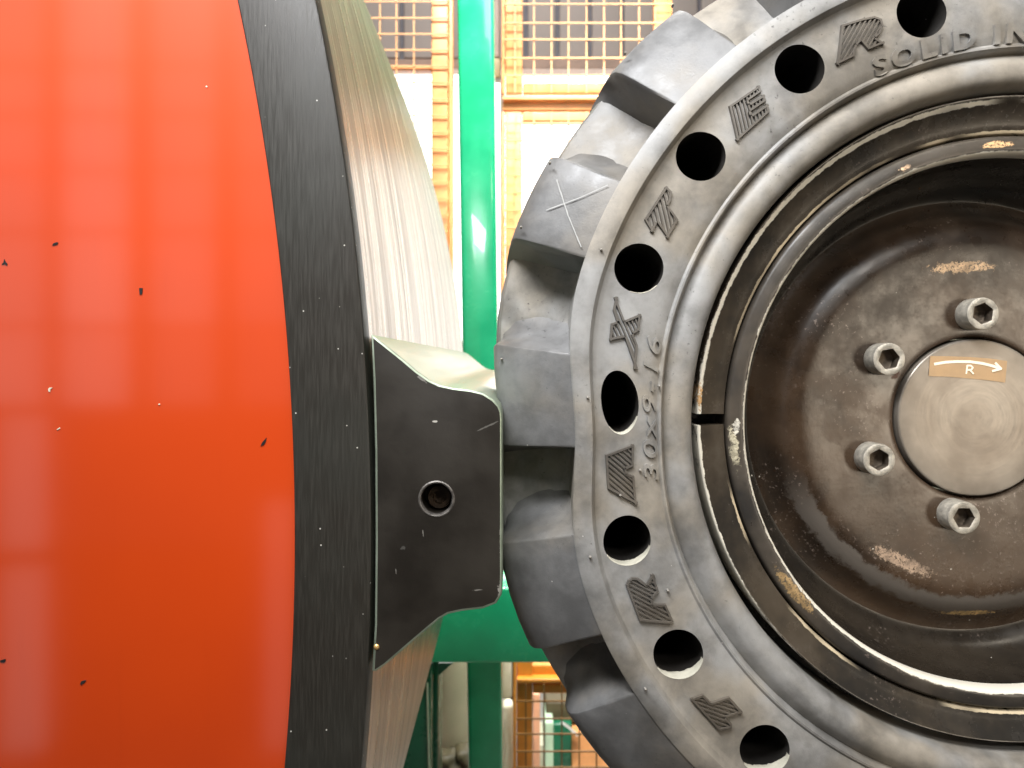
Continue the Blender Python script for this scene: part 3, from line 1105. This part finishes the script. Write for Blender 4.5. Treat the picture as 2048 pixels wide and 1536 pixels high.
BY = 0.5735
bolt(0, 8, P(1967, 627, BY))
bolt(0, 20, P(1779, 718, BY))
bolt(0, 2, P(1759, 920, BY))
bolt(0, 30, P(1929, 1036, BY))
cb = Vector((WC.x, BY, WC.z))
for ang in (-32, 32):
    t = radians(ang)
    bolt(0, 12, cb + Vector((0.0845 * cos(t), 0, 0.0845 * sin(t))))

# ------------------------------------------------------------------ green machine frame behind
GY = 2.0
frame = empty("machine_frame", (P(960, 0, GY).x, GY, -1.75), "glossy green steel machine frame with a tall post and a cross beam", "frame")
FO = frame.location
bm = bmesh.new()
t0, t1, b0, b1 = P(910, -260, GY), P(984, -260, GY), P(938, 1640, GY), P(1007, 1640, GY)
vs = []
for q, dy in ((t0, 0), (t1, 0), (b1, 0), (b0, 0), (t0, .1), (t1, .1), (b1, .1), (b0, .1)):
    vs.append(bm.verts.new(q + Vector((0, dy, 0))))
for f in [(0, 1, 2, 3), (7, 6, 5, 4), (0, 4, 5, 1), (1, 5, 6, 2), (2, 6, 7, 3), (3, 7, 4, 0)]:
    bm.faces.new([vs[i] for i in f])
bmesh.ops.bevel(bm, geom=list(bm.edges), offset=0.012, segments=4, profile=0.5, affect='EDGES')
bm_obj("post", bm, GREEN, frame, 40, off=FO)
bm = bmesh.new()
pbox(bm, 700, 1290, 1175, 1327, GY - 0.16, GY - 0.005, 0.008)
bm_obj("cross_beam", bm, GREEN, frame, 40, off=FO)
bm = bmesh.new()
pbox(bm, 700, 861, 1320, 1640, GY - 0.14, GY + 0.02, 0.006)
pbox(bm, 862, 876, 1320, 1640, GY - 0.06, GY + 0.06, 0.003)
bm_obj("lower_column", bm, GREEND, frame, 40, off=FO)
bm = bmesh.new()
q = [P(x, y, GY - 0.05) for x, y in [(874, 1326), (906, 1326), (876, 1352), (874, 1352)]]
prism(bm, [(v.x, v.z) for v in q], GY - 0.05, GY + 0.05)
bm_obj("gusset", bm, GREEND, frame, None, off=FO)
bm = bmesh.new()
q = [P(x, y, GY - 0.145) for x, y in [(853.5, 1366), (856, 1366), (860, 1540), (857, 1540)]]
prism(bm, [(v.x, v.z) for v in q], GY - 0.150, GY - 0.1405)
bm_obj("pale_strip", bm, PALE, frame, None, off=FO)  # thin pale line down the column, built as a strip

# ------------------------------------------------------------------ orange safety fences
def wires(bm, px0, px1, py0, py1, Y, xs, ysz, d=0.0022):
    for x in xs:
        a, b = P(x, py1, Y), P(x, py0, Y)
        box(bm, a.x - d, a.x + d, Y - d, Y + d, a.z, b.z)
    for y in ysz:
        a, b = P(px0, y, Y - 2.2 * d), P(px1, y, Y - 2.2 * d)
        box(bm, a.x, b.x, Y - 3.1 * d, Y - 1.1 * d, a.z - d, a.z + d)


FY = 2.6
def fence(label, Y, posts, rails, mesh, group="orange safety fence panels", pm=None, wm=None):
    pm, wm = pm or ORANGE, wm or ORANGEW
    e = empty("fence_panel", P(sum(posts[0][:2]) / 2, 800, Y), label, "fence", group)
    o = e.location
    for (a, b, c, d, dy) in posts:
        bm = bmesh.new()
        pbox(bm, a, b, c, d, Y + dy, Y + dy + 0.05, 0.004)
        bm_obj("post", bm, pm, e, 40, off=o)
    for (a, b, c, d, dy) in rails:
        bm = bmesh.new()
        pbox(bm, a, b, c, d, Y + dy, Y + dy + 0.05, 0.004)
        bm_obj("rail", bm, pm, e, 40, off=o)
    bm = bmesh.new()
    wires(bm, *mesh[:4], Y - 0.006, mesh[4], mesh[5])
    tag(bm_obj("wire_mesh", bm, wm, e, None, off=o), kind="stuff")
    return e


fence("orange wire mesh fence panel to the left of the green post", FY, [(863, 896, -300, 760, 0.0), (897, 906, -300, 760, 0.012)], [(560, 862, 130, 138, 0.0)],
      (560, 897, -300, 700, [726, 760, 793, 828], [-62, -29, 3, 36, 68, 100, 132, 165, 198, 231, 264, 297, 330, 363, 396, 429, 462]))
fence("upper orange wire mesh fence panel to the right of the green post", FY, [(1003, 1010, -300, 188, 0.0), (1011, 1045, -300, 186, 0.014), (1310, 1345, -300, 186, 0.014)],
      [(1046, 1309, 165, 186, 0.014), (1005, 1420, 190, 200, -0.01), (1005, 1420, 200, 221, 0.012)],
      (1008, 1345, -300, 186, [1030, 1068, 1103, 1137, 1173, 1208, 1242, 1278, 1310], [-62, -27, 8, 46, 79, 116, 151]))
fence("middle orange wire mesh fence panel behind the tyre tread", FY, [(1003, 1010, 223, 900, 0.0), (1011, 1044, 223, 900, 0.014)], [(1045, 1300, 223, 242, 0.014)],
      (1008, 1290, 223, 900, [1032, 1068, 1103, 1137, 1173, 1208], [246, 281, 316, 350, 385, 420, 455, 490]))
fence("lower orange wire mesh fence panel below the green cross beam", FY - 0.2, [(1026, 1033, 1240, 1700, 0.0), (1034, 1065, 1240, 1700, 0.02)], [(1034, 1290, 1358, 1367, -0.004), (1034, 1290, 1330, 1356, 0.03), (1066, 1290, 1368, 1387, 0.02)],
      (1032, 1290, 1368, 1640, [1051.5, 1088, 1123.5, 1158.5, 1193], [1402.5, 1437.5, 1468, 1503, 1535]), pm=m_simple("ochre_fence_paint", (0.66, 0.25, 0.03), 0.4, 0.0, 0.12, 12, 0.05), wm=m_simple("shaded_wire", (0.20, 0.10, 0.03), 0.4))  # wires stand unlit: their shade is put into the dark colour

# ------------------------------------------------------------------ things standing behind the fences
def slab(name, label, cat, regs, mats, Y0, dep=0.05, bev=0.004, group=None, parts=None):
    e = None
    if len(regs) == 1 and parts is None:
        bm = bmesh.new()
        pbox(bm, *regs[0], Y0, Y0 + dep, bev)
        c = P((regs[0][0] + regs[0][1]) / 2, regs[0][3], Y0)
        o = bm_obj(name, bm, mats, None, 40, off=c)
        o.location = c
        return tag(o, label, cat, group)


# grey cladding wall above the windows: panels between joints
BWY = 4.4
wall = empty("back_wall", P(1000, 138, BWY), "grey panelled back wall above the bright windows", "wall")
wo = wall.location
xs = [520, 612, 704, 803, 872, 944, 1052, 1115, 1180, 1245, 1312, 1400, 1500]
for a, b in zip(xs, xs[1:]):
    bm = bmesh.new()
    pbox(bm, a + 4, b - 4, -420, 116, BWY, BWY + 0.08, 0.01)
    bm_obj("wall_panel", bm, GREY, wall, 40, off=wo)
bm = bmesh.new()
pbox(bm, 500, 1520, -420, 118, BWY + 0.03, BWY + 0.09)
bm_obj("wall_backing", bm, GREYD, wall, None, off=wo)
bm = bmesh.new()
pbox(bm, 500, 1520, 118, 137, BWY - 0.02, BWY + 0.08, 0.006)
bm_obj("window_head", bm, m_simple("brown_lintel", (0.40, 0.28, 0.22), 0.6), wall, None, off=wo)

win = empty("window", P(1000, 700, BWY + 0.3), "wide bright daylight window strip in the back wall", "window")
for a, b in [(500, 760), (766, 900), (906, 1000), (1006, 1240), (1246, 1520)]:
    bm = bmesh.new()
    pbox(bm, a, b, 60, 760, BWY + 0.3, BWY + 0.32)
    bm_obj("pane", bm, WIN, win, None, off=win.location)
bm = bmesh.new()
for a in (760, 900, 1000, 1240):
    pbox(bm, a, a + 6, 60, 760, BWY + 0.29, BWY + 0.33)
bm_obj("window_frame", bm, CREAMP, win, None, off=win.location)

slab("conduit", "thin grey conduit pipe right beside the green post", "pipe", [(986, 1000, -300, 115)], GREY, 2.8, 0.04, 0.01)
slab("junction_box", "small khaki junction box right beside the green post", "box", [(986, 1001, 116, 155)], KHAKI, 2.78, 0.06, 0.004)

# below the beam
bm = bmesh.new()
c = P(915, 1480, 2.45)
prof = smooth_prof([(0.001, 0.30), (0.05, 0.295), (0.080, 0.26), (0.088, 0.18), (0.090, 0.05), (0.088, -0.06), (0.075, -0.12), (0.03, -0.16), (0.001, -0.165)], 4)
seg = 48
for i in range(seg):
    pass
rings = []
for i in range(seg):
    t = 2 * pi * i / seg
    rings.append([bm.verts.new((r * cos(t) * (1 + .06 * cos(3 * t)), r * sin(t), z)) for r, z in prof])
for i in range(seg):
    A, B = rings[i], rings[(i + 1) % seg]
    for j in range(len(prof) - 1):
        bm.faces.new((A[j], A[j + 1], B[j + 1], B[j]))
tank = bm_obj("plastic_tank", bm, TANK, None, 60)
tank.location = c + Vector((0, 0.1, 0.02))
tag(tank, "rounded beige plastic tank between the green columns", "tank")
bm = bmesh.new()
for i, (x, z, r, s) in enumerate([(900, 1530, .05, 1), (935, 1520, .045, 1.1), (885, 1550, .05, 1.3)]):
    g = bmesh.ops.create_icosphere(bm, subdivisions=3, radius=r)
    p = P(x, z, 2.4)
    for v in g['verts']:
        n = v.co.copy()
        k = 1 + 0.22 * sin(n.x * 90 + i) * cos(n.z * 110) + 0.12 * sin(n.y * 160)
        v.co = Vector((n.x * k, n.y * k, n.z * k * s)) + p
o = bm_obj("crumpled_sack", bm, OLIVE, None, 60, off=P(905, 1560, 2.4))
o.location = P(905, 1560, 2.4)
tag(o, "crumpled olive sack lying under the beige plastic tank", "sack")

slab("cream_pillar", "slim cream pillar beside the lower green post", "pillar", [(1006, 1026, 1411, 1700)], CREAMP, 2.5, 0.06, 0.012)
slab("cream_bracket", "short cream bracket above the slim cream pillar", "bracket", [(1003, 1024, 1240, 1399)], CREAMP, 2.62, 0.05, 0.01)
slab("cable_duct", "black cable duct behind the lower fence post", "duct", [(1008, 1030, 1240, 1700)], BLACK, 2.75, 0.05, 0.004)
e = empty("green_machine", P(1120, 1640, 3.0), "dark green machine with a pale column seen through the lower fence", "machine")
for nm, reg, mt, y in [("body", (1104, 1144, 1448, 1700), GREEND, 3.0), ("pale_column", (1090, 1107, 1445, 1700), PALE, 2.96), ("orange_side", (1144, 1290, 1466, 1700), ORANGE, 2.98),
                       ("dark_top", (1092, 1200, 1405, 1446), m_simple("dark_brown", (0.10, 0.08, 0.04), 0.5), 3.04), ("base", (1066, 1090, 1490, 1700), CREAMP, 3.02)]:
    bm = bmesh.new()
    pbox(bm, *reg, y, y + 0.2, 0.006)
    bm_obj(nm, bm, mt, e, 40, off=e.location)
bm = bmesh.new()
N = 12
rows = []
for i in range(N + 1):
    t = i / N
    x = 1120 + 34 * t; y = 1446 + 20 * t + 8 * t * t
    rows.append([bm.verts.new(P(x, y, 2.95)), bm.verts.new(P(x + 3, y - 5, 2.95)), bm.verts.new(P(x + 3, y - 5, 2.97)), bm.verts.new(P(x, y, 2.97))])
for a, b in zip(rows, rows[1:]):
    for k in range(4):
        bm.faces.new((a[k], a[(k + 1) % 4], b[(k + 1) % 4], b[k]))
bm_obj("white_hose", bm, m_simple("white_hose", (0.85, 0.85, 0.8), 0.4), e, 40, off=e.location)
slab("pink_post", "pale pink-orange post behind the lower orange fence", "post", [(1066, 1080, 1388, 1700)], m_simple("pink_orange_paint", (0.80, 0.42, 0.25), 0.45), 2.7, 0.04, 0.004)

# ------------------------------------------------------------------ floor
bm = bmesh.new()
box(bm, -8, 8, -6, 9, -1.80, -1.75)
tag(bm_obj("floor", bm, CONC, None, None), kind="structure")
bm = bmesh.new()
box(bm, -8, 8, 6.0, 6.1, -1.75, 4.0)
tag(bm_obj("hall_wall", bm, CREAMP, None, None), "plain pale hall wall far behind the window strip", "wall")
